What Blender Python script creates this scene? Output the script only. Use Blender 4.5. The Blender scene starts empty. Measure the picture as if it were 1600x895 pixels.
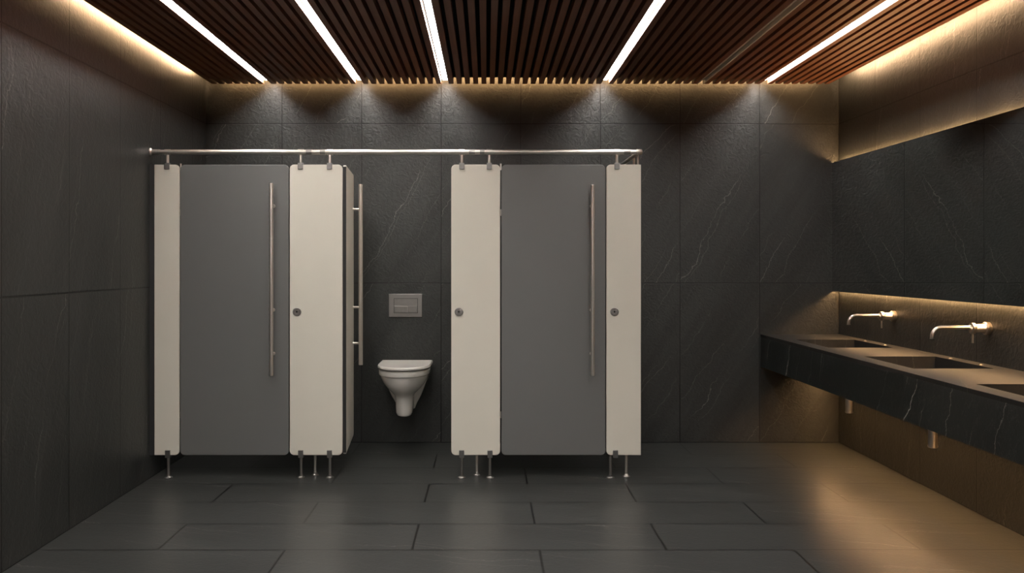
import bpy, bmesh, math, random
from mathutils import Vector, Matrix

# ------------------------------------------------------------------ camera, world, exposure
scene = bpy.context.scene
C = scene.collection
F = 1326.7                      # focal length in pixels of the 1600 px frame
CAMZ = 1.351
cam_data = bpy.data.cameras.new('camera')
cam = bpy.data.objects.new('camera', cam_data)
C.objects.link(cam)
cam.location = (0, 0, CAMZ)
cam.rotation_euler = (math.pi / 2, 0, 0)
cam_data.sensor_width = 36
cam_data.lens = F / 1600 * 36
cam_data.shift_x = 40 / 1600
cam_data.shift_y = -36.5 / 1600
cam_data.clip_start = 0.05
scene.camera = cam
scene.view_settings.view_transform = 'Standard'
scene.view_settings.look = 'None'
scene.view_settings.gamma = 1
scene.view_settings.use_curve_mapping = False
scene.view_settings.exposure = 0.0
world = bpy.data.worlds.new('world')
scene.world = world
world.use_nodes = True
world.node_tree.nodes['Background'].inputs[0].default_value = (0.5, 0.5, 0.55, 1)
world.node_tree.nodes['Background'].inputs[1].default_value = 0.01

# light levels (radiance of the lamps' diffusers)
L_LINE = 80.0
L_COVE_SIDE = 130.0
L_COVE_BACK = 80.0
L_MIRROR = 100.0
L_COUNTER = 195.0
COL_LINE = (1.0, 0.95, 0.89)
COL_COVE = (1.0, 0.575, 0.25)
COL_SIDE = (1.0, 0.63, 0.34)
COL_DEEP = (1.0, 0.56, 0.24)

# room
XL, XR, YB, YF, ZC = -2.115, 2.658, 6.4, -1.4, 2.95
ZS, ZBOARD, YE = 2.68, 2.728, 6.30      # slat underside, backing board underside, slat end
SX0, SX1 = -2.037, 2.543                # slatted field left / right edge

# ------------------------------------------------------------------ materials
def mat(name):
    m = bpy.data.materials.new(name)
    m.use_nodes = True
    nt = m.node_tree
    return m, nt, nt.nodes['Principled BSDF']

def N(nt, t, **kw):
    n = nt.nodes.new(t)
    for k, v in kw.items():
        setattr(n, k, v)
    return n

def math_n(nt, op, a, b=None, clamp=False):
    n = nt.nodes.new('ShaderNodeMath')
    n.operation = op
    n.use_clamp = clamp
    for i, v in enumerate((a, b)):
        if v is None:
            continue
        if isinstance(v, (int, float)):
            n.inputs[i].default_value = v
        else:
            nt.links.new(v, n.inputs[i])
    return n.outputs[0]

def maprange(nt, v, a, b, c=0.0, d=1.0):
    n = nt.nodes.new('ShaderNodeMapRange')
    n.interpolation_type = 'SMOOTHSTEP'
    nt.links.new(v, n.inputs[0])
    for i, x in zip((1, 2, 3, 4), (a, b, c, d)):
        n.inputs[i].default_value = x
    return n.outputs[0]

def mixc(nt, fac, a, b):
    n = nt.nodes.new('ShaderNodeMix')
    n.data_type = 'RGBA'
    if isinstance(fac, (int, float)):
        n.inputs[0].default_value = fac
    else:
        nt.links.new(fac, n.inputs[0])
    for i, v in ((6, a), (7, b)):
        if isinstance(v, tuple):
            n.inputs[i].default_value = (*v, 1)
        else:
            nt.links.new(v, n.inputs[i])
    return n.outputs[2]

def stone(name, u, v, base, vein, tile=None, off=(0, 0), brick=0.0, rough=0.45,
          vein_amt=0.42, angle=60, bump=0.45, grout=0.003, streak=1.0, tonevar=1.0):
    """dark slate; u, v are the world axes that span the surface"""
    m, nt, bs = mat(name)
    geo = N(nt, 'ShaderNodeNewGeometry')
    sep = N(nt, 'ShaderNodeSeparateXYZ')
    nt.links.new(geo.outputs['Position'], sep.inputs[0])
    U, V = sep.outputs[u], sep.outputs[v]
    comb = N(nt, 'ShaderNodeCombineXYZ')
    nt.links.new(U, comb.inputs[0])
    nt.links.new(V, comb.inputs[1])
    third = [a for a in (0, 1, 2) if a not in (u, v)][0]
    nt.links.new(sep.outputs[third], comb.inputs[2])
    vec = comb.outputs[0]
    joint = None
    if tile:
        tu, tv = tile
        vv = math_n(nt, 'DIVIDE', math_n(nt, 'SUBTRACT', V, off[1]), tv)
        row = math_n(nt, 'FLOOR', vv)
        shift = math_n(nt, 'MULTIPLY', math_n(nt, 'PINGPONG', row, 1.0), brick)
        uu = math_n(nt, 'ADD', math_n(nt, 'DIVIDE', math_n(nt, 'SUBTRACT', U, off[0]), tu), shift)
        col = math_n(nt, 'FLOOR', uu)
        fu = math_n(nt, 'SUBTRACT', uu, col)
        fv = math_n(nt, 'SUBTRACT', vv, row)
        du = math_n(nt, 'MULTIPLY', math_n(nt, 'MINIMUM', fu, math_n(nt, 'SUBTRACT', 1.0, fu)), tu)
        dv = math_n(nt, 'MULTIPLY', math_n(nt, 'MINIMUM', fv, math_n(nt, 'SUBTRACT', 1.0, fv)), tv)
        d = math_n(nt, 'MINIMUM', du, dv)
        joint = maprange(nt, d, grout * 0.6, grout * 1.4, 1.0, 0.0)
        idc = N(nt, 'ShaderNodeCombineXYZ')
        nt.links.new(col, idc.inputs[0])
        nt.links.new(row, idc.inputs[1])
        wn = N(nt, 'ShaderNodeTexWhiteNoise', noise_dimensions='3D')
        nt.links.new(idc.outputs[0], wn.inputs[0])
        sc = N(nt, 'ShaderNodeVectorMath', operation='SCALE')
        nt.links.new(wn.outputs['Color'], sc.inputs[0])
        sc.inputs['Scale'].default_value = 7.0
        ad = N(nt, 'ShaderNodeVectorMath', operation='ADD')
        nt.links.new(vec, ad.inputs[0])
        nt.links.new(sc.outputs[0], ad.inputs[1])
        vec = ad.outputs[0]
    # stretched, rotated coordinates for the veins
    rot = N(nt, 'ShaderNodeVectorRotate', rotation_type='Z_AXIS')
    nt.links.new(vec, rot.inputs['Vector'])
    rot.inputs['Angle'].default_value = -math.radians(angle)
    mp = N(nt, 'ShaderNodeMapping')
    nt.links.new(rot.outputs[0], mp.inputs[0])
    mp.inputs['Scale'].default_value = (0.22, 1.6, 1)
    sp2 = N(nt, 'ShaderNodeSeparateXYZ')
    nt.links.new(rot.outputs[0], sp2.inputs[0])
    def noise(vec_out, scale, detail, rgh=0.5, dist=0.0):
        n = N(nt, 'ShaderNodeTexNoise')
        nt.links.new(vec_out, n.inputs['Vector'])
        n.inputs['Scale'].default_value = scale
        n.inputs['Detail'].default_value = detail
        n.inputs['Roughness'].default_value = rgh
        n.inputs['Distortion'].default_value = dist
        return n.outputs[0]
    wob = noise(vec, 1.4, 7, 0.62)
    mp2 = N(nt, 'ShaderNodeMapping')
    nt.links.new(rot.outputs[0], mp2.inputs[0])
    mp2.inputs['Scale'].default_value = (0.7, 2.0, 1)
    mp2.inputs['Location'].default_value = (3.1, 1.7, 0)
    show = noise(mp2.outputs[0], 2.2, 3)
    def lines(freq, amp, thick):
        p = math_n(nt, 'ADD', math_n(nt, 'MULTIPLY', sp2.outputs[1], freq), math_n(nt, 'MULTIPLY', wob, amp))
        q = math_n(nt, 'ABSOLUTE', math_n(nt, 'SUBTRACT', math_n(nt, 'FRACT', p), 0.5))
        return maprange(nt, q, thick * 0.2, thick, 1.0, 0.0)
    v1 = math_n(nt, 'MULTIPLY', lines(1.9, 0.65, 0.006), maprange(nt, show, 0.44, 0.60))
    v2 = math_n(nt, 'MULTIPLY', lines(5.3, 1.5, 0.015), maprange(nt, show, 0.42, 0.60, 0.0, 0.5 * streak))
    n3o = noise(mp2.outputs[0], 9.0, 5, 0.6)
    r3 = math_n(nt, 'ABSOLUTE', math_n(nt, 'SUBTRACT', n3o, 0.5))
    v3 = math_n(nt, 'MAXIMUM', v2, maprange(nt, r3, 0.0, 0.006, 0.16 * streak, 0.0))
    # cloudy tone and grain
    n4 = N(nt, 'ShaderNodeTexNoise')
    nt.links.new(mp.outputs[0], n4.inputs['Vector'])
    n4.inputs['Scale'].default_value = 3.0
    n4.inputs['Detail'].default_value = 8
    n4.inputs['Roughness'].default_value = 0.7
    tone = maprange(nt, n4.outputs[0], 0.3, 0.7)
    b2 = tuple(c * (1 - 0.25 * tonevar) for c in base)
    b3 = tuple(c * (1 + 0.22 * tonevar) for c in base)
    colr = mixc(nt, tone, b2, b3)
    vein_f = math_n(nt, 'MULTIPLY', math_n(nt, 'MAXIMUM', v1, v3), vein_amt, clamp=True)
    colr = mixc(nt, vein_f, colr, vein)
    if joint is not None:
        colr = mixc(nt, joint, colr, (0.004, 0.004, 0.004))
    nt.links.new(colr, bs.inputs['Base Color'])
    rr = maprange(nt, n4.outputs[0], 0.25, 0.75, rough - 0.03 * tonevar, rough + 0.05 * tonevar)
    nt.links.new(rr, bs.inputs['Roughness'])
    n5 = N(nt, 'ShaderNodeTexNoise')
    nt.links.new(vec, n5.inputs['Vector'])
    n5.inputs['Scale'].default_value = 26.0
    n5.inputs['Detail'].default_value = 4
    n5.inputs['Distortion'].default_value = 1.6
    h = math_n(nt, 'ADD', n5.outputs[0], math_n(nt, 'MULTIPLY', n3o, 0.5))
    if joint is not None:
        h = math_n(nt, 'SUBTRACT', h, math_n(nt, 'MULTIPLY', joint, 0.6))
    bp = N(nt, 'ShaderNodeBump')
    bp.inputs['Strength'].default_value = bump
    bp.inputs['Distance'].default_value = 0.008
    nt.links.new(h, bp.inputs['Height'])
    nt.links.new(bp.outputs[0], bs.inputs['Normal'])
    bs.inputs['Specular IOR Level'].default_value = 0.4
    return m

def simple(name, col, rough=0.5, metal=0.0, spec=0.5, var=0.0, scale=30, bump=0.0, stretch=(1, 1, 1)):
    m, nt, bs = mat(name)
    bs.inputs['Roughness'].default_value = rough
    bs.inputs['Metallic'].default_value = metal
    bs.inputs['Specular IOR Level'].default_value = spec
    tc = N(nt, 'ShaderNodeTexCoord')
    mp = N(nt, 'ShaderNodeMapping')
    mp.inputs['Scale'].default_value = stretch
    nt.links.new(tc.outputs['Object'], mp.inputs[0])
    no = N(nt, 'ShaderNodeTexNoise')
    no.inputs['Scale'].default_value = scale
    no.inputs['Detail'].default_value = 4
    nt.links.new(mp.outputs[0], no.inputs['Vector'])
    a = tuple(c * (1 - var) for c in col)
    b = tuple(min(1, c * (1 + var)) for c in col)
    nt.links.new(mixc(nt, no.outputs[0], a, b), bs.inputs['Base Color'])
    if bump:
        bp = N(nt, 'ShaderNodeBump')
        bp.inputs['Strength'].default_value = bump
        bp.inputs['Distance'].default_value = 0.002
        nt.links.new(no.outputs[0], bp.inputs['Height'])
        nt.links.new(bp.outputs[0], bs.inputs['Normal'])
    return m

def emit(name, col, strength):
    m = bpy.data.materials.new(name)
    m.use_nodes = True
    nt = m.node_tree
    nt.nodes.remove(nt.nodes['Principled BSDF'])
    e = N(nt, 'ShaderNodeEmission')
    e.inputs[0].default_value = (*col, 1)
    e.inputs[1].default_value = strength
    nt.links.new(e.outputs[0], nt.nodes['Material Output'].inputs[0])
    return m

SLATE = (0.027, 0.0285, 0.0275)
VEIN = (0.23, 0.22, 0.205)
M_wall_b = stone('slate_wall_tiles_end', 0, 2, SLATE, VEIN, (0.6, 1.2), (-2.142, 0), angle=58)
M_wall_l = stone('slate_wall_tiles_left', 1, 2, SLATE, VEIN, (0.6, 1.2), (6.1, 0), angle=74, rough=0.42, bump=0.26, grout=0.0045)
M_wall_r = stone('slate_wall_tiles_right', 1, 2, SLATE, VEIN, (0.6, 1.2), (6.4, 0), angle=104, bump=0.32, grout=0.004)
M_floor = stone('slate_floor_tiles', 0, 1, (0.031, 0.0325, 0.0315), (0.20, 0.19, 0.18), (1.2, 0.4), (0.25, 3.6),
                brick=0.5, rough=0.33, vein_amt=0.75, angle=-14, bump=0.10, grout=0.0055, tonevar=0.6)
M_counter = stone('black_marble_counter', 1, 2, (0.016, 0.019, 0.018), (0.42, 0.40, 0.37),
                  rough=0.33, vein_amt=1.0, angle=110, bump=0.08, streak=0.8)
M_ctop = stone('black_marble_counter_top', 1, 0, (0.028, 0.0268, 0.025), (0.2, 0.18, 0.15),
               rough=0.52, vein_amt=0.35, angle=20, bump=0.05)
M_pale = simple('trim_painted_glint', (0.80, 0.70, 0.63), 0.35, 0.0, var=0.03)  # the metal's reflection put into a pale non-metal colour
M_ctop.node_tree.nodes['Principled BSDF'].inputs['Specular IOR Level'].default_value = 0.2
M_plaster = simple('black_plaster', (0.012, 0.011, 0.010), 0.9, var=0.2, scale=8, bump=0.2)
M_board = simple('black_backing_board', (0.006, 0.005, 0.005), 0.9, spec=0.1)
M_cream = simple('cream_laminate', (0.60, 0.575, 0.505), 0.42, var=0.03, scale=6)
M_grey = simple('grey_laminate', (0.125, 0.127, 0.124), 0.45, var=0.04, scale=5)
M_dark = simple('gap_shade_black', (0.012, 0.012, 0.012), 0.6)  # near-black that puts the shade of gaps and holes into colour
M_steel = simple('brushed_steel', (0.72, 0.68, 0.63), 0.40, 1.0, var=0.08, scale=60, stretch=(1, 1, 0.1))
M_satin = simple('satin_steel', (0.36, 0.345, 0.33), 0.38, 1.0, var=0.06, scale=40)
M_clamp = simple('grey_cast_clamp', (0.22, 0.215, 0.21), 0.4, 0.9, var=0.05)
M_chrome = simple('satin_chrome', (0.66, 0.60, 0.54), 0.30, 1.0, var=0.02)
M_groove = simple('groove_shade_paint', (0.06, 0.058, 0.056), 0.5, 0.6)  # recess shade put into the colour of a raised frame
M_alu = simple('anodised_channel', (0.10, 0.10, 0.105), 0.4, 0.8)
M_ceramic = simple('white_ceramic', (0.62, 0.60, 0.57), 0.12, spec=0.6, var=0.01)
M_seat = simple('white_seat_plastic', (0.64, 0.615, 0.58), 0.25, spec=0.5, var=0.01)
M_mirror = simple('mirror_glass', (0.70, 0.72, 0.71), 0.015, 1.0)
M_wood = simple('walnut_slats', (0.20, 0.070, 0.030), 0.5, var=0.35, scale=9, stretch=(8, 0.35, 8), bump=0.15)
M_line = emit('line_light_diffuser', COL_LINE, L_LINE)
M_cove_s = emit('cove_led_side', COL_SIDE, L_COVE_SIDE)
M_cove_b = emit('cove_led_back', COL_COVE, L_COVE_BACK)
M_mled = emit('mirror_led', COL_COVE, L_MIRROR)
M_cled = emit('counter_led', COL_DEEP, L_COUNTER)

# ------------------------------------------------------------------ mesh helpers
class MB:
    def __init__(self):
        self.bm = bmesh.new()

    def box(self, x0, x1, y0, y1, z0, z1, mi=0):
        vs = [self.bm.verts.new((x, y, z)) for z in (z0, z1) for y in (y0, y1) for x in (x0, x1)]
        for f in ((0, 2, 3, 1), (4, 5, 7, 6), (0, 1, 5, 4), (2, 6, 7, 3), (0, 4, 6, 2), (1, 3, 7, 5)):
            fc = self.bm.faces.new([vs[i] for i in f])
            fc.material_index = mi
        return self

    def tube(self, pts, rad, n=20, caps=True):
        """tube along a polyline; rad a number or one radius per point"""
        pts = [Vector(p) for p in pts]
        if isinstance(rad, (int, float)):
            rad = [rad] * len(pts)
        rings = []
        ref = None
        for i, p in enumerate(pts):
            a = pts[max(i - 1, 0)]
            b = pts[min(i + 1, len(pts) - 1)]
            if i and i < len(pts) - 1:
                t = ((p - a).normalized() + (b - p).normalized())
                if t.length < 1e-6:
                    t = b - a
                t.normalize()
            else:
                t = (b - a).normalized()
            if ref is None:
                ref = Vector((0, 0, 1)) if abs(t.z) < 0.9 else Vector((0, 1, 0))
            s = (ref - t * ref.dot(t)).normalized()
            ref = s
            q = t.cross(s)
            rings.append([self.bm.verts.new(p + (s * math.cos(k * 2 * math.pi / n) + q * math.sin(k * 2 * math.pi / n)) * rad[i])
                          for k in range(n)])
        for r0, r1 in zip(rings, rings[1:]):
            for k in range(n):
                self.bm.faces.new((r0[k], r0[(k + 1) % n], r1[(k + 1) % n], r1[k]))
        if caps:
            self.bm.faces.new(rings[0][::-1])
            self.bm.faces.new(rings[-1])
        return self

    def lathe(self, origin, axis, prof, n=28):
        """profile [(distance along axis, radius)]"""
        o = Vector(origin)
        a = Vector(axis).normalized()
        ref = Vector((0, 0, 1)) if abs(a.z) < 0.9 else Vector((0, 1, 0))
        s = (ref - a * ref.dot(a)).normalized()
        q = a.cross(s)
        rings = []
        for d, r in prof:
            rings.append([self.bm.verts.new(o + a * d + (s * math.cos(k * 2 * math.pi / n) + q * math.sin(k * 2 * math.pi / n)) * max(r, 1e-5))
                          for k in range(n)])
        for r0, r1 in zip(rings, rings[1:]):
            for k in range(n):
                self.bm.faces.new((r0[k], r0[(k + 1) % n], r1[(k + 1) % n], r1[k]))
        self.bm.faces.new(rings[0][::-1])
        self.bm.faces.new(rings[-1])
        return self

    def loft(self, rings):
        vs = [[self.bm.verts.new(p) for p in r] for r in rings]
        n = len(vs[0])
        for r0, r1 in zip(vs, vs[1:]):
            for k in range(n):
                self.bm.faces.new((r0[k], r0[(k + 1) % n], r1[(k + 1) % n], r1[k]))
        self.bm.faces.new(vs[0][::-1])
        self.bm.faces.new(vs[-1])
        return self

    def plate(self, x0, x1, z0, z1, y0, y1, radii=(0, 0, 0, 0), seg=6):
        """upright plate in the XZ plane; radii: bottom-left, bottom-right, top-right, top-left"""
        pts = []
        cs = [(x0, z0, 1, 1, 180), (x1, z0, -1, 1, 270), (x1, z1, -1, -1, 0), (x0, z1, 1, -1, 90)]
        for (cx, cz, sx, sz, a0), r in zip(cs, radii):
            if r <= 0:
                pts.append((cx, cz))
            else:
                for k in range(seg + 1):
                    a = math.radians(a0 + 90 * k / seg)
                    pts.append((cx + sx * r + r * math.cos(a), cz + sz * r + r * math.sin(a)))
        f = [self.bm.verts.new((x, y0, z)) for x, z in pts]
        b = [self.bm.verts.new((x, y1, z)) for x, z in pts]
        n = len(pts)
        self.bm.faces.new(f)
        self.bm.faces.new(b[::-1])
        for k in range(n):
            self.bm.faces.new((f[k], b[k], b[(k + 1) % n], f[(k + 1) % n]))
        return self

def wloc(o):
    v = Vector((0, 0, 0))
    while o:
        v = v + o.location
        o = o.parent
    return v

def obj(name, mb, mats, parent=None, bevel=0.0, smooth=True):
    bm = mb.bm
    bmesh.ops.recalc_face_normals(bm, faces=bm.faces)
    if parent:
        base = wloc(parent)
    else:
        xs = [v.co for v in bm.verts]
        base = Vector(((min(c.x for c in xs) + max(c.x for c in xs)) / 2,
                       (min(c.y for c in xs) + max(c.y for c in xs)) / 2,
                       min(c.z for c in xs)))
    for v in bm.verts:
        v.co -= base
    me = bpy.data.meshes.new(name)
    bm.to_mesh(me)
    bm.free()
    if not isinstance(mats, (list, tuple)):
        mats = [mats]
    for m in mats:
        me.materials.append(m)
    if smooth:
        for p in me.polygons:
            p.use_smooth = True
        me.set_sharp_from_angle(angle=math.radians(35))
    o = bpy.data.objects.new(name, me)
    C.objects.link(o)
    if parent:
        o.parent = parent
    else:
        o.location = base
    if bevel:
        b = o.modifiers.new('bevel', 'BEVEL')
        b.width = bevel
        b.segments = 2
        b.limit_method = 'ANGLE'
        b.angle_limit = math.radians(50)
    return o

def tag(o, label, cat, group=None):
    o['label'] = label
    o['category'] = cat
    if group:
        o['group'] = group
    o['kind'] = 'thing'
    return o

def thing(name, loc, label, cat, group=None):
    o = bpy.data.objects.new(name, None)
    o.empty_display_size = 0.05
    C.objects.link(o)
    o.location = loc
    return tag(o, label, cat, group)

def struct(name, mb, m):
    o = obj(name, mb, m, smooth=False)
    o['kind'] = 'structure'
    return o

def plabel(o, s):
    o['label'] = s
    return o

# ------------------------------------------------------------------ room shell
T = 0.12
struct('floor', MB().box(XL - T, XR + T, YF - T, YB + T, -0.1, 0), M_floor)
struct('ceiling', MB().box(XL - T, XR + T, YF - T, YB + T, ZC, ZC + 0.1), M_plaster)
struct('wall_left', MB().box(XL - T, XL, YF, YB, 0, ZC), M_wall_l)
struct('wall_right', MB().box(XR, XR + T, YF, YB, 0, ZC), M_wall_r)
struct('wall_back', MB().box(XL - T, XR + T, YB, YB + T, 0, ZC), M_wall_b)
struct('wall_front', MB().box(XL - T, XR + T, YF - T, YF, 0, ZC), M_wall_b)

# ------------------------------------------------------------------ slatted ceiling and line lights
Y0 = YF + 0.10
LINES = [(-1.622, True), (-0.939, True), (-0.307, True), (0.878, True), (1.586, False), (2.055, True)]
CH = 0.028                       # half width of the channel a line light sits in
bay_labels = [
    'dark walnut slat ceiling panel at far left, beside the left wall glow',
    'dark walnut slat ceiling panel between the two leftmost lit line lights',
    'dark walnut slat ceiling panel between the second and third lit line lights from left',
    'widest dark walnut slat ceiling panel, in the centre above the open middle cubicle',
    'dark walnut slat ceiling panel left of the unlit metal channel',
    'narrow dark walnut slat ceiling panel between the unlit channel and the rightmost line light',
    'reddish walnut slat ceiling panel at far right, beside the right wall glow']
edges = [SX0] + [x for x, _ in LINES] + [SX1]
for i in range(7):
    a = edges[i] + (CH if i else 0)
    b = edges[i + 1] - (CH if i < 6 else 0)
    t = thing('slat_ceiling_panel', ((a + b) / 2, (Y0 + YE) / 2, ZS), bay_labels[i], 'ceiling panel', 'slat ceiling panels')
    n = max(2, round((b - a - 0.036) / 0.0614) + 1)
    mb = MB()
    for k in range(n):
        xc = a + 0.018 + (b - a - 0.036) * k / (n - 1)
        mb.box(xc - 0.018, xc + 0.018, Y0, YE, ZS, ZBOARD)
    obj('slats', mb, M_wood, t, smooth=False)
    obj('backing_board', MB().box(a, b, Y0, YE, ZBOARD, ZBOARD + 0.016), M_board, t, smooth=False)
line_labels = {
    0: 'leftmost glowing white line light in the slatted ceiling',
    1: 'second glowing line light from the left, above the left cubicle front',
    2: 'third glowing line light from the left, steepest of them, near the picture centre',
    3: 'fourth glowing line light from the left, above the right grey cubicle door',
    5: 'rightmost glowing line light in the slatted ceiling'}
for i, (x, lit) in enumerate(LINES):
    if lit:
        t = thing('line_light', (x, (Y0 + YE) / 2, ZBOARD - 0.02), line_labels[i], 'ceiling light', 'lit line lights in the slatted ceiling')
        obj('housing', MB().box(x - CH + 0.002, x + CH - 0.002, Y0, YE, ZBOARD - 0.012, ZBOARD + 0.03), M_board, t, smooth=False)
        obj('diffuser', MB().box(x - 0.0165, x + 0.0165, Y0 + 0.01, YE - 0.004, ZBOARD - 0.020, ZBOARD - 0.012), M_line, t, smooth=False)
    else:
        t = thing('track_channel', (x, (Y0 + YE) / 2, ZBOARD - 0.03), 'unlit metal light channel with two edges painted pale as reflections in the slatted ceiling', 'ceiling channel')
        obj('channel', MB().box(x - CH + 0.006, x + CH - 0.006, Y0, YE, ZBOARD - 0.02, ZBOARD + 0.03), M_board, t, smooth=False)
        for s in (-1, 1):
            plabel(obj('edge_trim', MB().box(x + s * 0.022 - 0.0045, x + s * 0.022 + 0.0045, Y0, YE, ZS - 0.002, ZBOARD - 0.005), M_pale, t, smooth=False),
                   'channel edge strip painted pale to stand for its reflection')

# cove lights on top of the board, washing the walls
def cove(x0, x1, y0, y1, led, label, m):
    t = thing('cove_light', ((x0 + x1) / 2, (y0 + y1) / 2, ZBOARD + 0.016), label, 'cove light', 'cove lights around the slatted ceiling')
    obj('carrier', MB().box(x0, x1, y0, y1, ZBOARD + 0.016, ZBOARD + 0.056), M_board, t, smooth=False)
    obj('led_strip', MB().box(*led), m, t, smooth=False)
zl0, zl1 = ZBOARD + 0.020, ZBOARD + 0.044
cove(SX0 + 0.012, SX0 + 0.03, Y0, YE - 0.03, (SX0 + 0.008, SX0 + 0.012, Y0, YE - 0.03, zl0, zl1),
     'hidden warm light strip glowing down the left wall', M_cove_s)
cove(SX1 - 0.03, SX1 - 0.012, Y0, YE - 0.03, (SX1 - 0.012, SX1 - 0.008, Y0, YE - 0.03, zl0, zl1),
     'hidden warm light strip glowing down the right wall above the mirror', M_cove_s)
cove(SX0 + 0.04, SX1 - 0.04, YE - 0.028, YE - 0.012, (SX0 + 0.04, SX1 - 0.04, YE - 0.012, YE - 0.008, zl0, zl1),
     'hidden warm light strip glowing down the end wall behind the slat ends', M_cove_b)

# ------------------------------------------------------------------ cubicles
D = 5.335                        # front plane of the cubicles
S = F / D
def px(x): return (x - 760) / S
def pz(y): return CAMZ - (y - 411) / S
ZB, ZT = pz(711), pz(257)
TH = 0.018
ZR, RR = pz(237.3), 0.0155       # head rail centre height and radius
YC = D + TH / 2
R = 0.028

def post(x, y, parent, top=ZB, clamp=True, cx=None):
    """adjustable steel foot with a clamp gripping the panel"""
    lg = obj('leg', MB().lathe((x, y, 0.006), (0, 0, 1), [(0, 0.0095), (0.0, 0.0095), (top - 0.012, 0.0095)]), M_satin, parent)
    obj('foot_flange', MB().lathe((x, y, 0), (0, 0, 1), [(0, 0.025), (0.005, 0.025), (0.011, 0.017), (0.013, 0.011), (0.022, 0.011)]), M_satin, lg)
    if clamp:
        c = x if cx is None else cx
        mb = MB().box(c - 0.016, c + 0.016, y - TH / 2 - 0.009, y - TH / 2, top - 0.016, top + 0.032)
        mb.box(c - 0.016, c + 0.016, y + TH / 2, y + TH / 2 + 0.009, top - 0.016, top + 0.032)
        mb.box(c - 0.016, c + 0.016, y - TH / 2, y + TH / 2, top - 0.016, top)
        obj('clamp', mb, M_clamp, lg, bevel=0.002)

def hanger(x, y, parent):
    """stem and clamp tying the panel to the head rail"""
    st = obj('hanger', MB().lathe((x, y, ZT), (0, 0, 1), [(0, 0.0095), (ZR - 0.018 - ZT, 0.0095)]), M_steel, parent)
    mb = MB().box(x - 0.016, x + 0.016, y - TH / 2 - 0.009, y - TH / 2, ZT - 0.030, ZT + 0.010)
    mb.box(x - 0.016, x + 0.016, y + TH / 2, y + TH / 2 + 0.009, ZT - 0.030, ZT + 0.010)
    mb.box(x - 0.016, x + 0.016, y - TH / 2, y + TH / 2, ZT, ZT + 0.010)
    obj('clamp', mb, M_clamp, st, bevel=0.002)

def lock(x, parent):
    z = pz(487)
    lk = obj('lock_rosette', MB().lathe((x, D, z), (0, -1, 0), [(0, 0.0265), (0.004, 0.0265), (0.007, 0.0235), (0.007, 0.012), (0.005, 0.011), (0.005, 0.004)]), M_satin, parent)
    obj('keyhole', MB().lathe((x, D - 0.004, z), (0, -1, 0), [(0, 0.0055), (0.0025, 0.0055)], 16), M_dark, lk)
    obj('indicator', MB().lathe((x + 0.009, D - 0.005, z + 0.011), (0, -1, 0), [(0, 0.0032), (0.0035, 0.0032)], 12), M_ceramic, lk)

def front_panel(x0, x1, radii, label, posts, hangers, lock_x=None, cx=None):
    t = thing('cubicle_pilaster', ((x0 + x1) / 2, YC, 0), label, 'cubicle panel', 'cream front panels of the toilet cubicles')
    obj('panel', MB().plate(x0, x1, ZB, ZT, D, D + TH, radii), M_cream, t, bevel=0.003)
    for p in posts:
        post(p, YC, t, cx=cx)
    for h in hangers:
        hanger(h, YC, t)
    if lock_x is not None:
        lock(lock_x, t)
    return t

tA = front_panel(px(241), px(280), (0, R, R, 0), 'narrow cream cubicle panel against the left wall',
                 [px(262.3)], [px(261)])
obj('wall_channel', MB().box(XL, px(241) - 0.0005, D - 0.004, D + TH + 0.004, ZB, ZT), M_alu, tA)
front_panel(px(452.5), px(535), (R, R, R, R), 'wide cream cubicle panel with lock, right of the left grey door',
            [px(470), px(515)], [px(469.5), px(515)], px(464))
front_panel(px(705), px(781.5), (R, R, R, R), 'wide cream cubicle panel with lock, between toilet opening and right grey door',
            [px(721.3), px(765.5)], [px(721.5), px(764.5)], px(717))
front_panel(px(947.5), px(1001.5), (R, 0, 0, R), 'narrow cream cubicle panel with lock at the right end of the row',
            [px(954)], [px(964)], px(960), cx=px(961.5))

def bar(pts_top, pts_bot, dirv, stand, zs, parent, r=0.0125):
    """long pull bar: from top to bottom point, with standoffs reaching back along dirv"""
    a, b = Vector(pts_top), Vector(pts_bot)
    h = obj('pull_handle', MB().lathe(a, b - a, [(0, r - 0.002), (0.002, r), ((b - a).length - 0.002, r), ((b - a).length, r - 0.002)]), M_steel, parent)
    for z in zs:
        p = Vector((a.x, a.y, z))
        d = Vector(dirv)
        obj('standoff', MB().tube([p, p + d * stand], 0.008, 16), M_steel, h)
        obj('standoff_rose', MB().lathe(p + d * (stand - 0.003), d, [(0, 0.012), (0.003, 0.012)]), M_steel, h)

def door(x0, x1, label, hx, top, side):
    t = thing('door', ((x0 + x1) / 2, YC, ZB), label, 'cubicle door', 'toilet cubicle doors')
    obj('door_leaf', MB().plate(x0, x1, ZB, ZT - 0.001, D, D + TH, (R, R, R, R)), M_grey, t, bevel=0.003)
    yh = D - 0.055
    s = F / yh
    X = (hx - 760) / s
    bar((X, yh, CAMZ - (top - 411) / s), (X, yh, CAMZ - (587 - 411) / s), (0, 1, 0), 0.055,
        [pz(322), pz(484), pz(552)], t)
    # slim hinges in the gap on the hinge side
    hxg = x0 - 0.004
    for z in (ZT - 0.012, ZB + 0.25, ZT - 0.3):
        obj('hinge', MB().lathe((hxg, D + TH + 0.006, z - 0.02), (0, 0, 1), [(0, 0.005), (0.04, 0.005)], 12), M_steel, t)
    obj('gap_shade_strip', MB().box(x1 - 0.012, x1 + 0.005, D + TH, D + TH + 0.006, ZB + 0.04, ZT - 0.004), M_dark, t)  # black strip added to keep the gap beside the door dark

door(px(281.5), px(451), 'closed grey door of the left cubicle', 423.8, 286, 1)
door(px(783.5), px(946), 'closed grey door of the right cubicle', 926, 289, -1)

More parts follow.
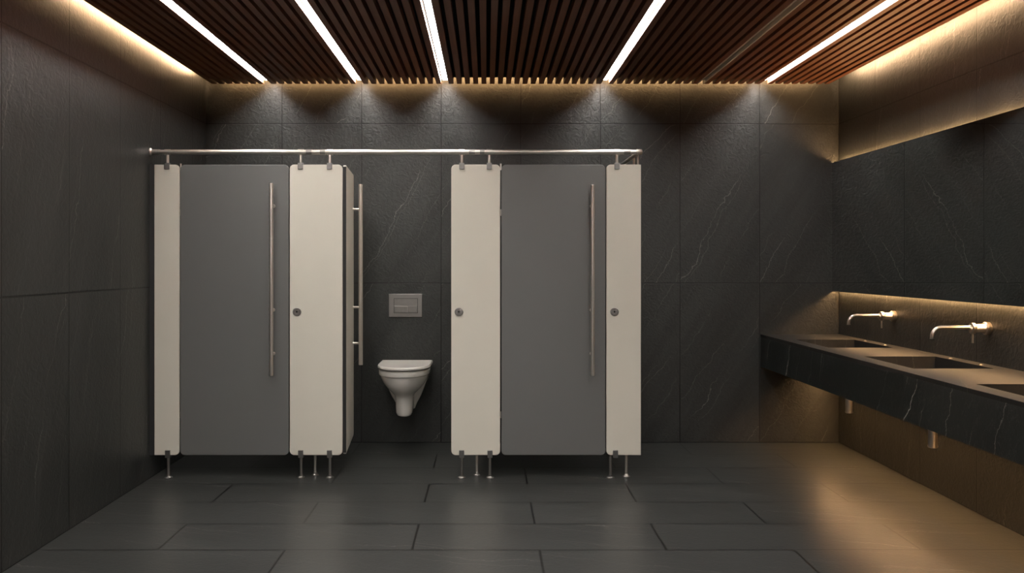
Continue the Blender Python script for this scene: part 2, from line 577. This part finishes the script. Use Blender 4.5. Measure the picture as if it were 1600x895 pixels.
# the middle door stands open inwards, seen almost edge-on
hinge = Vector((px(539.5), D + TH + 0.012, 0))
ang = math.radians(4.3)
W = 0.60
t = thing('door', (hinge.x, hinge.y, ZB), 'cream door of the middle cubicle standing open beside the toilet', 'cubicle door', 'toilet cubicle doors')
mb = MB().plate(0, W, ZB, ZT, 0, TH, (R * 0.4, R, R, R * 0.4))
# local: x along the leaf, y = thickness; turn so the leaf runs away from the camera
along = Vector((-math.sin(ang), math.cos(ang), 0))
outw = Vector((math.cos(ang), math.sin(ang), 0))      # the face seen from the opening
for v in mb.bm.verts:
    p = v.co.copy()
    v.co = hinge + along * p.x - outw * p.y + Vector((0, 0, p.z))
obj('door_leaf', mb, M_cream, t, bevel=0.003)
mb = MB().plate(-0.004, 0.0, ZB + 0.01, ZT - 0.01, -0.001, TH + 0.001)  # black strip painting the shaded gap beside the open door
for v in mb.bm.verts:
    p = v.co.copy()
    v.co = hinge + along * p.x - outw * p.y + Vector((0, 0, p.z))
plabel(obj('hinge_gap_shade', mb, M_dark, t), 'black strip painted in for the dark gap at the hinge edge')
hp = hinge + along * 0.515 + outw * 0.055
hs = F / hp.y
bar((hp.x, hp.y, CAMZ + (411 - 288) / hs), (hp.x, hp.y, CAMZ - (570 - 411) / hs), -outw, 0.055,
    [CAMZ + (411 - 327) / hs, CAMZ - (480 - 411) / hs, CAMZ - (536 - 411) / hs], t, r=0.0145)

# partitions running back to the end wall
def partition(x, y0, label, feet):
    t = thing('cubicle_partition', (x, (y0 + YB) / 2, 0), label, 'cubicle partition', 'side partitions between the toilet cubicles')
    mb = MB().box(x - 0.008, x + 0.008, y0, YB - 0.001, ZB, ZT)
    obj('panel', mb, M_cream, t, bevel=0.002)
    for y in feet:
        lg = obj('leg', MB().lathe((x, y, 0.006), (0, 0, 1), [(0, 0.0085), (ZB - 0.012, 0.0085)]), M_steel, t)
        obj('foot_flange', MB().lathe((x, y, 0), (0, 0, 1), [(0, 0.022), (0.005, 0.022), (0.011, 0.014), (0.022, 0.011)]), M_satin, lg)
        mb = MB().box(x - 0.017, x - 0.008, y - 0.014, y + 0.014, ZB - 0.016, ZB + 0.03)
        mb.box(x + 0.008, x + 0.017, y - 0.014, y + 0.014, ZB - 0.016, ZB + 0.03)
        mb.box(x - 0.008, x + 0.008, y - 0.014, y + 0.014, ZB - 0.016, ZB)
        obj('clamp', mb, M_clamp, lg)
    return t
YP = D + TH + 0.001
partition((492.5 - 760) * 5.41 / F, YP, 'cream partition edge behind the wide panel left of the toilet, on a thin steel foot', [5.41, 6.2])
partition((745 - 760) * 5.41 / F, YP, 'cream partition edge behind the wide panel right of the toilet, on a thin steel foot', [5.41, 6.2])
tE = partition(px(1001.5) - 0.0085, YP, 'cream end partition closing the right cubicle on its right side', [6.2])
pe = px(1001.5) - 0.0085
lg = obj('leg', MB().lathe((px(980), D + 0.035, 0.006), (0, 0, 1), [(0, 0.0095), (ZB - 0.007, 0.0095)]), M_steel, tE)
obj('foot_flange', MB().lathe((px(980), D + 0.035, 0), (0, 0, 1), [(0, 0.025), (0.005, 0.025), (0.011, 0.017), (0.022, 0.011)]), M_satin, lg)
obj('bracket', MB().box(px(980) - 0.012, pe - 0.008, D + 0.023, D + 0.047, ZB, ZB + 0.01), M_clamp, lg)
for yy in (D + 0.06, D + 0.20):
    obj('hanger', MB().lathe((pe, yy, ZT), (0, 0, 1), [(0, 0.007), (ZR - RR - ZT + 0.002, 0.007)], 14), M_steel, tE)

# head rail
rail_end = px(1003)
t = thing('head_rail', ((XL + rail_end) / 2, YC, ZR), 'long round steel rail above the cubicle fronts with return at its right end', 'rail')
obj('rail', MB().tube([(XL + 0.004, YC, ZR), (rail_end, YC, ZR)], RR, 24), M_steel, t)
obj('return_rail', MB().tube([(pe, YC, ZR), (pe, YB - 0.002, ZR)], RR * 0.85, 20), M_steel, t)
obj('corner_elbow', MB().lathe((rail_end - 0.035, YC, ZR), (1, 0, 0), [(0, 0.0165), (0.002, 0.0185), (0.032, 0.0185), (0.037, 0.015), (0.039, 0.008)]), M_steel, t)
obj('wall_flange', MB().lathe((XL, YC, ZR), (1, 0, 0), [(0, 0.026), (0.004, 0.026), (0.012, 0.018), (0.06, 0.0175)]), M_steel, t)
obj('wall_flange', MB().lathe((pe, YB, ZR), (0, -1, 0), [(0, 0.026), (0.004, 0.026), (0.012, 0.018), (0.05, 0.0165)]), M_steel, t)
for hx in (261, 469.5, 515, 721.5, 764.5, 964):
    obj('sleeve', MB().tube([(px(hx) - 0.018, YC, ZR), (px(hx) + 0.018, YC, ZR)], 0.0180, 24), M_steel, t)
for a, b in ((478, 487), (500, 508), (733, 742), (750, 757), (975, 985)):
    obj('rail_coupling', MB().tube([(px(a), YC, ZR), (px(b), YC, ZR)], 0.0172, 24), M_satin, t)

# ------------------------------------------------------------------ toilet and flush plate
TX = -0.588
def dring(w, yf, yc, yb, z, p=1.0, n=28, x=TX):
    """D-shaped outline: straight sides from the wall, rounded nose to the front"""
    pts = [(x + w, yb, z)]
    for k in range(n + 1):
        a = math.pi * k / n
        c, s = math.cos(a), math.sin(a)
        pts.append((x + w * math.copysign(abs(c) ** p, c), yc - (yc - yf) * abs(s) ** p, z))
    pts.append((x - w, yb, z))
    return pts
t = thing('toilet', (TX, 6.1, 0.25), 'white wall-hung toilet with closed lid in the open middle cubicle', 'toilet')
sl = [(.596, .176, 5.850, 6.10, .9), (.594, .181, 5.842, 6.10, .9), (.566, .181, 5.842, 6.10, .9), (.561, .178, 5.845, 6.10, .9), (.556, .169, 5.855, 6.1, .9),
      (.535, .166, 5.86, 6.1, 1), (.510, .155, 5.87, 6.1, 1), (.485, .139, 5.885, 6.1, 1), (.462, .120, 5.905, 6.1, 1), (.442, .100, 5.93, 6.1, 1),
      (.425, .082, 5.955, 6.09, 1), (.410, .069, 5.975, 6.08, 1), (.385, .0615, 5.99, 6.08, 1), (.33, .060, 6.0, 6.08, 1), (.285, .058, 6.005, 6.08, 1),
      (.267, .050, 6.015, 6.08, 1), (.258, .036, 6.035, 6.08, 1), (.254, .015, 6.06, 6.08, 1)]
mb = MB()
mb.loft([dring(w, yf, yc, 6.22 if z > .3 else 6.15, z, p) for z, w, yf, yc, p in sl])
sh = [(.590, .168, 6.12), (.56, .166, 6.12), (.50, .154, 6.14), (.44, .132, 6.17), (.38, .108, 6.19), (.32, .076, 6.21), (.285, .064, 6.23), (.275, .052, 6.24)]
mb.loft([dring(w, yf, yf + 0.05, YB - 0.0005, z, .6) for z, w, yf in sh])
obj('bowl', mb, M_ceramic, t)
obj('seat', MB().loft([dring(.176, 5.85, 6.1, 6.31, .5965, .9), dring(.178, 5.847, 6.1, 6.315, .600, .9), dring(.163, 5.866, 6.1, 6.315, .602, .9), dring(.163, 5.866, 6.1, 6.315, .6115, .9)]), M_seat, t)
obj('lid', MB().loft([dring(.163, 5.866, 6.1, 6.318, .6115, .9), dring(.187, 5.832, 6.1, 6.318, .612, .9), dring(.189, 5.830, 6.1, 6.32, .6145, .9), dring(.188, 5.830, 6.1, 6.32, .624, .9),
                     dring(.184, 5.836, 6.1, 6.318, .630, .9), dring(.172, 5.852, 6.1, 6.31, .6315, .9), dring(.16, 5.868, 6.1, 6.29, .628, .9)]), M_seat, t)
obj('hinge_block', MB().box(TX - 0.10, TX + 0.10, 6.315, 6.36, .588, .616), M_seat, t, bevel=0.004)

SB = F / YB
def bx(x): return (x - 760) / SB
def bz(y): return CAMZ - (y - 411) / SB
t = thing('flush_plate', (bx(633.5), YB, bz(495)), 'brushed steel rectangular dual flush plate on the wall above the toilet', 'flush plate')
obj('plate', MB().box(bx(607.5), bx(659.5), YB - 0.008, YB, bz(495), bz(459)), M_satin, t, bevel=0.002)
mbf = MB()
x0, x1, z0, z1, w = bx(615.5), bx(653), bz(489), bz(466), 0.003
mbf.box(x0, x1, YB - 0.0092, YB - 0.008, z1 - w, z1).box(x0, x1, YB - 0.0092, YB - 0.008, z0, z0 + w)
mbf.box(x0, x0 + w, YB - 0.0092, YB - 0.008, z0 + w, z1 - w).box(x1 - w, x1, YB - 0.0092, YB - 0.008, z0 + w, z1 - w)
obj('inner_frame', mbf, M_groove, t)
obj('flush_button', MB().box(bx(617), bx(637), YB - 0.017, YB - 0.008, bz(487.5), bz(478)), M_satin, t, bevel=0.001)
obj('flush_button', MB().box(bx(638), bx(651), YB - 0.017, YB - 0.008, bz(487.5), bz(478)), M_satin, t, bevel=0.001)

# ------------------------------------------------------------------ vanity counter
VX, VT, VBZ, VY0 = 2.066, 0.8155, 0.572, 2.3
BX0, BX1 = 2.168, 2.577
BAS = [(5.382, 5.945), (4.312, 4.876), (3.20, 3.76)]
t = thing('vanity_counter', ((VX + XR) / 2, (VY0 + YB) / 2, VBZ), 'long black marble wall-hung washbasin counter under the mirror', 'counter')
mb = MB()
ycuts = [VY0]
for a, b in sorted(BAS):
    ycuts += [a, b]
ycuts.append(YB)
ct = 0.02
mb.box(VX, BX0, VY0, YB, VT - ct, VT)
mb.box(BX1, XR - 0.001, VY0, YB, VT - ct, VT)
for k in range(0, len(ycuts), 2):
    mb.box(BX0, BX1, ycuts[k], ycuts[k + 1], VT - ct, VT)
obj('countertop', mb, M_ctop, t, smooth=False)
obj('front_apron', MB().box(VX, VX + 0.03, VY0, YB, VBZ, VT - ct), M_counter, t, smooth=False)
obj('underside_board', MB().box(VX + 0.03, XR - 0.001, VY0, YB - 0.001, VBZ + 0.050, VBZ + 0.066), M_counter, t, smooth=False)
blab = ['sunken basin farthest along the counter', 'middle sunken basin', 'nearest sunken basin, cut by the picture edge']
for (a, b), lb in zip(BAS, blab):
    bm_ = MB()
    g = 0.012
    zf, zk = VT - 0.135, VT - 0.115
    # four walls and a floor falling towards the slot at the wall side
    bm_.box(BX0 - g, BX0, a - g, b + g, zf - g, VT - ct)
    bm_.box(BX1, BX1 + g, a - g, b + g, zf - g, VT - ct)
    bm_.box(BX0, BX1, a - g, a, zf - g, VT - ct)
    bm_.box(BX0, BX1, b, b + g, zf - g, VT - ct)
    vs = [bm_.bm.verts.new(p) for p in ((BX0, a, zk), (BX1, a, zf), (BX1, b, zf), (BX0, b, zk),
                                        (BX0, a, zf - g), (BX1, a, zf - g), (BX1, b, zf - g), (BX0, b, zf - g))]
    for f in ((0, 1, 2, 3), (7, 6, 5, 4), (0, 4, 5, 1), (1, 5, 6, 2), (2, 6, 7, 3), (3, 7, 4, 0)):
        bm_.bm.faces.new([vs[i] for i in f])
    bo = plabel(obj('basin', bm_, M_ctop, t, smooth=False), lb)
    obj('drain', MB().lathe((2.42, (a + b) / 2, zf + 0.006), (0, 0, 1), [(0, 0.03), (0.004, 0.03), (0.006, 0.024)]), M_chrome, bo)
    # small chrome overflow pins on the back lip
    for yy in (a + 0.14, b - 0.13):
        obj('overflow_pin', MB().lathe((BX1 + 0.018, yy, VT), (0, 0, 1), [(0, 0.009), (0.004, 0.009), (0.006, 0.006)]), M_chrome, bo)
ch = MB().box(2.490, 2.515, VY0 + 0.1, YB - 0.03, VBZ + 0.047, VBZ + 0.050)  # unseen baffles, added to limit how far the strip's light spreads
ch.box(2.490, 2.4925, VY0 + 0.1, YB - 0.03, VBZ + 0.032, VBZ + 0.047)
ch.box(2.5125, 2.515, VY0 + 0.1, YB - 0.03, VBZ + 0.020, VBZ + 0.047)
chan = obj('light_baffle', ch, M_board, t, smooth=False)
obj('light_strip', MB().box(2.493, 2.512, VY0 + 0.1, YB - 0.03, VBZ + 0.043, VBZ + 0.047), M_cled, chan, smooth=False)

for yb_, lb in (((5.66), 'chrome waste pipe hanging under the counter near the end wall'),
                ((4.60), 'chrome waste pipe hanging under the counter below the nearer tap')):
    X = 2.418
    t = thing('waste_pipe', (X, yb_, 0.352), lb, 'waste pipe', 'chrome waste pipes under the counter')
    obj('bottle_trap', MB().lathe((X, yb_, 0.352), (0, 0, 1), [(0, 0.022), (0.003, 0.025), (0.012, 0.025), (0.012, 0.0235), (0.16, 0.0235), (0.165, 0.016), (0.228, 0.016)]), M_chrome, t)
    obj('outlet_pipe', MB().tube([(X + 0.02, yb_, 0.485), (XR - 0.001, yb_, 0.485)], 0.014, 18), M_chrome, t)
    obj('wall_rose', MB().lathe((XR, yb_, 0.485), (-1, 0, 0), [(0, 0.03), (0.004, 0.03), (0.008, 0.02)]), M_chrome, t)

# ------------------------------------------------------------------ taps
def tap(yt, label):
    z = 1.006
    t = thing('wall_tap', (XR, yt, z), label, 'tap', 'wall mounted taps over the basins')
    obj('wall_rose', MB().lathe((XR, yt, z), (-1, 0, 0), [(0, 0.034), (0.022, 0.034), (0.026, 0.031), (0.026, 0.022)]), M_chrome, t)
    obj('body', MB().lathe((XR - 0.022, yt, z), (-1, 0, 0), [(0, 0.024), (0.004, 0.027), (0.012, 0.024), (0.05, 0.022), (0.056, 0.019), (0.075, 0.018), (0.085, 0.014)]), M_chrome, t)
    ring = obj('lever_ring', MB().lathe((XR - 0.076, yt, z), (-1, 0, 0), [(0, 0.023), (0.002, 0.0295), (0.018, 0.0295), (0.020, 0.023)]), M_chrome, t)
    obj('lever', MB().tube([(XR - 0.086, yt, z - 0.02), (XR - 0.086, yt, z - 0.078)], [0.0058, 0.0052], 12), M_chrome, ring)
    L = 2.358
    pts = [(XR - 0.095, yt, z + 0.004)]
    r = 0.048
    for k in range(0, 13):
        a = math.pi / 2 * k / 12
        pts.append((L + r - r * math.sin(a), yt, z + 0.004 - r + r * math.cos(a)))
    pts.append((L, yt, z - 0.052))
    obj('spout', MB().tube(pts, 0.0105, 18), M_chrome, t)
    obj('aerator', MB().lathe((L, yt, z - 0.051), (0, 0, -1), [(0, 0.0115), (0.005, 0.0115), (0.005, 0.008)]), M_chrome, t)
tap(5.527, 'chrome wall tap farther away, over the basin by the end wall')
tap(4.492, 'chrome wall tap nearer the camera, over the middle basin')

# ------------------------------------------------------------------ backlit mirror
MX, MT_, MBt = 2.605, 2.108, 1.139
MY0, MY1 = 2.3, YB - 0.003
t = thing('mirror', (MX, (MY0 + MY1) / 2, MBt), 'wide backlit wall mirror above the basin counter, reflecting the dark end wall', 'mirror')
obj('glass', MB().box(MX, MX + 0.006, MY0, MY1, MBt, MT_), M_mirror, t, smooth=False)
obj('back_frame', MB().box(MX + 0.006, XR - 0.001, MY0 + 0.03, MY1 - 0.005, MBt + 0.026, MT_ - 0.020), M_board, t, smooth=False)
plabel(obj('light_strip', MB().box(MX + 0.028, MX + 0.042, MY0 + 0.05, MY1 - 0.01, MT_ - 0.020, MT_ - 0.014), M_mled, t, smooth=False), 'warm light strip along the top')
plabel(obj('light_strip', MB().box(MX + 0.028, MX + 0.042, MY0 + 0.05, MY1 - 0.01, MBt + 0.020, MBt + 0.026), M_mled, t, smooth=False), 'warm light strip along the bottom')
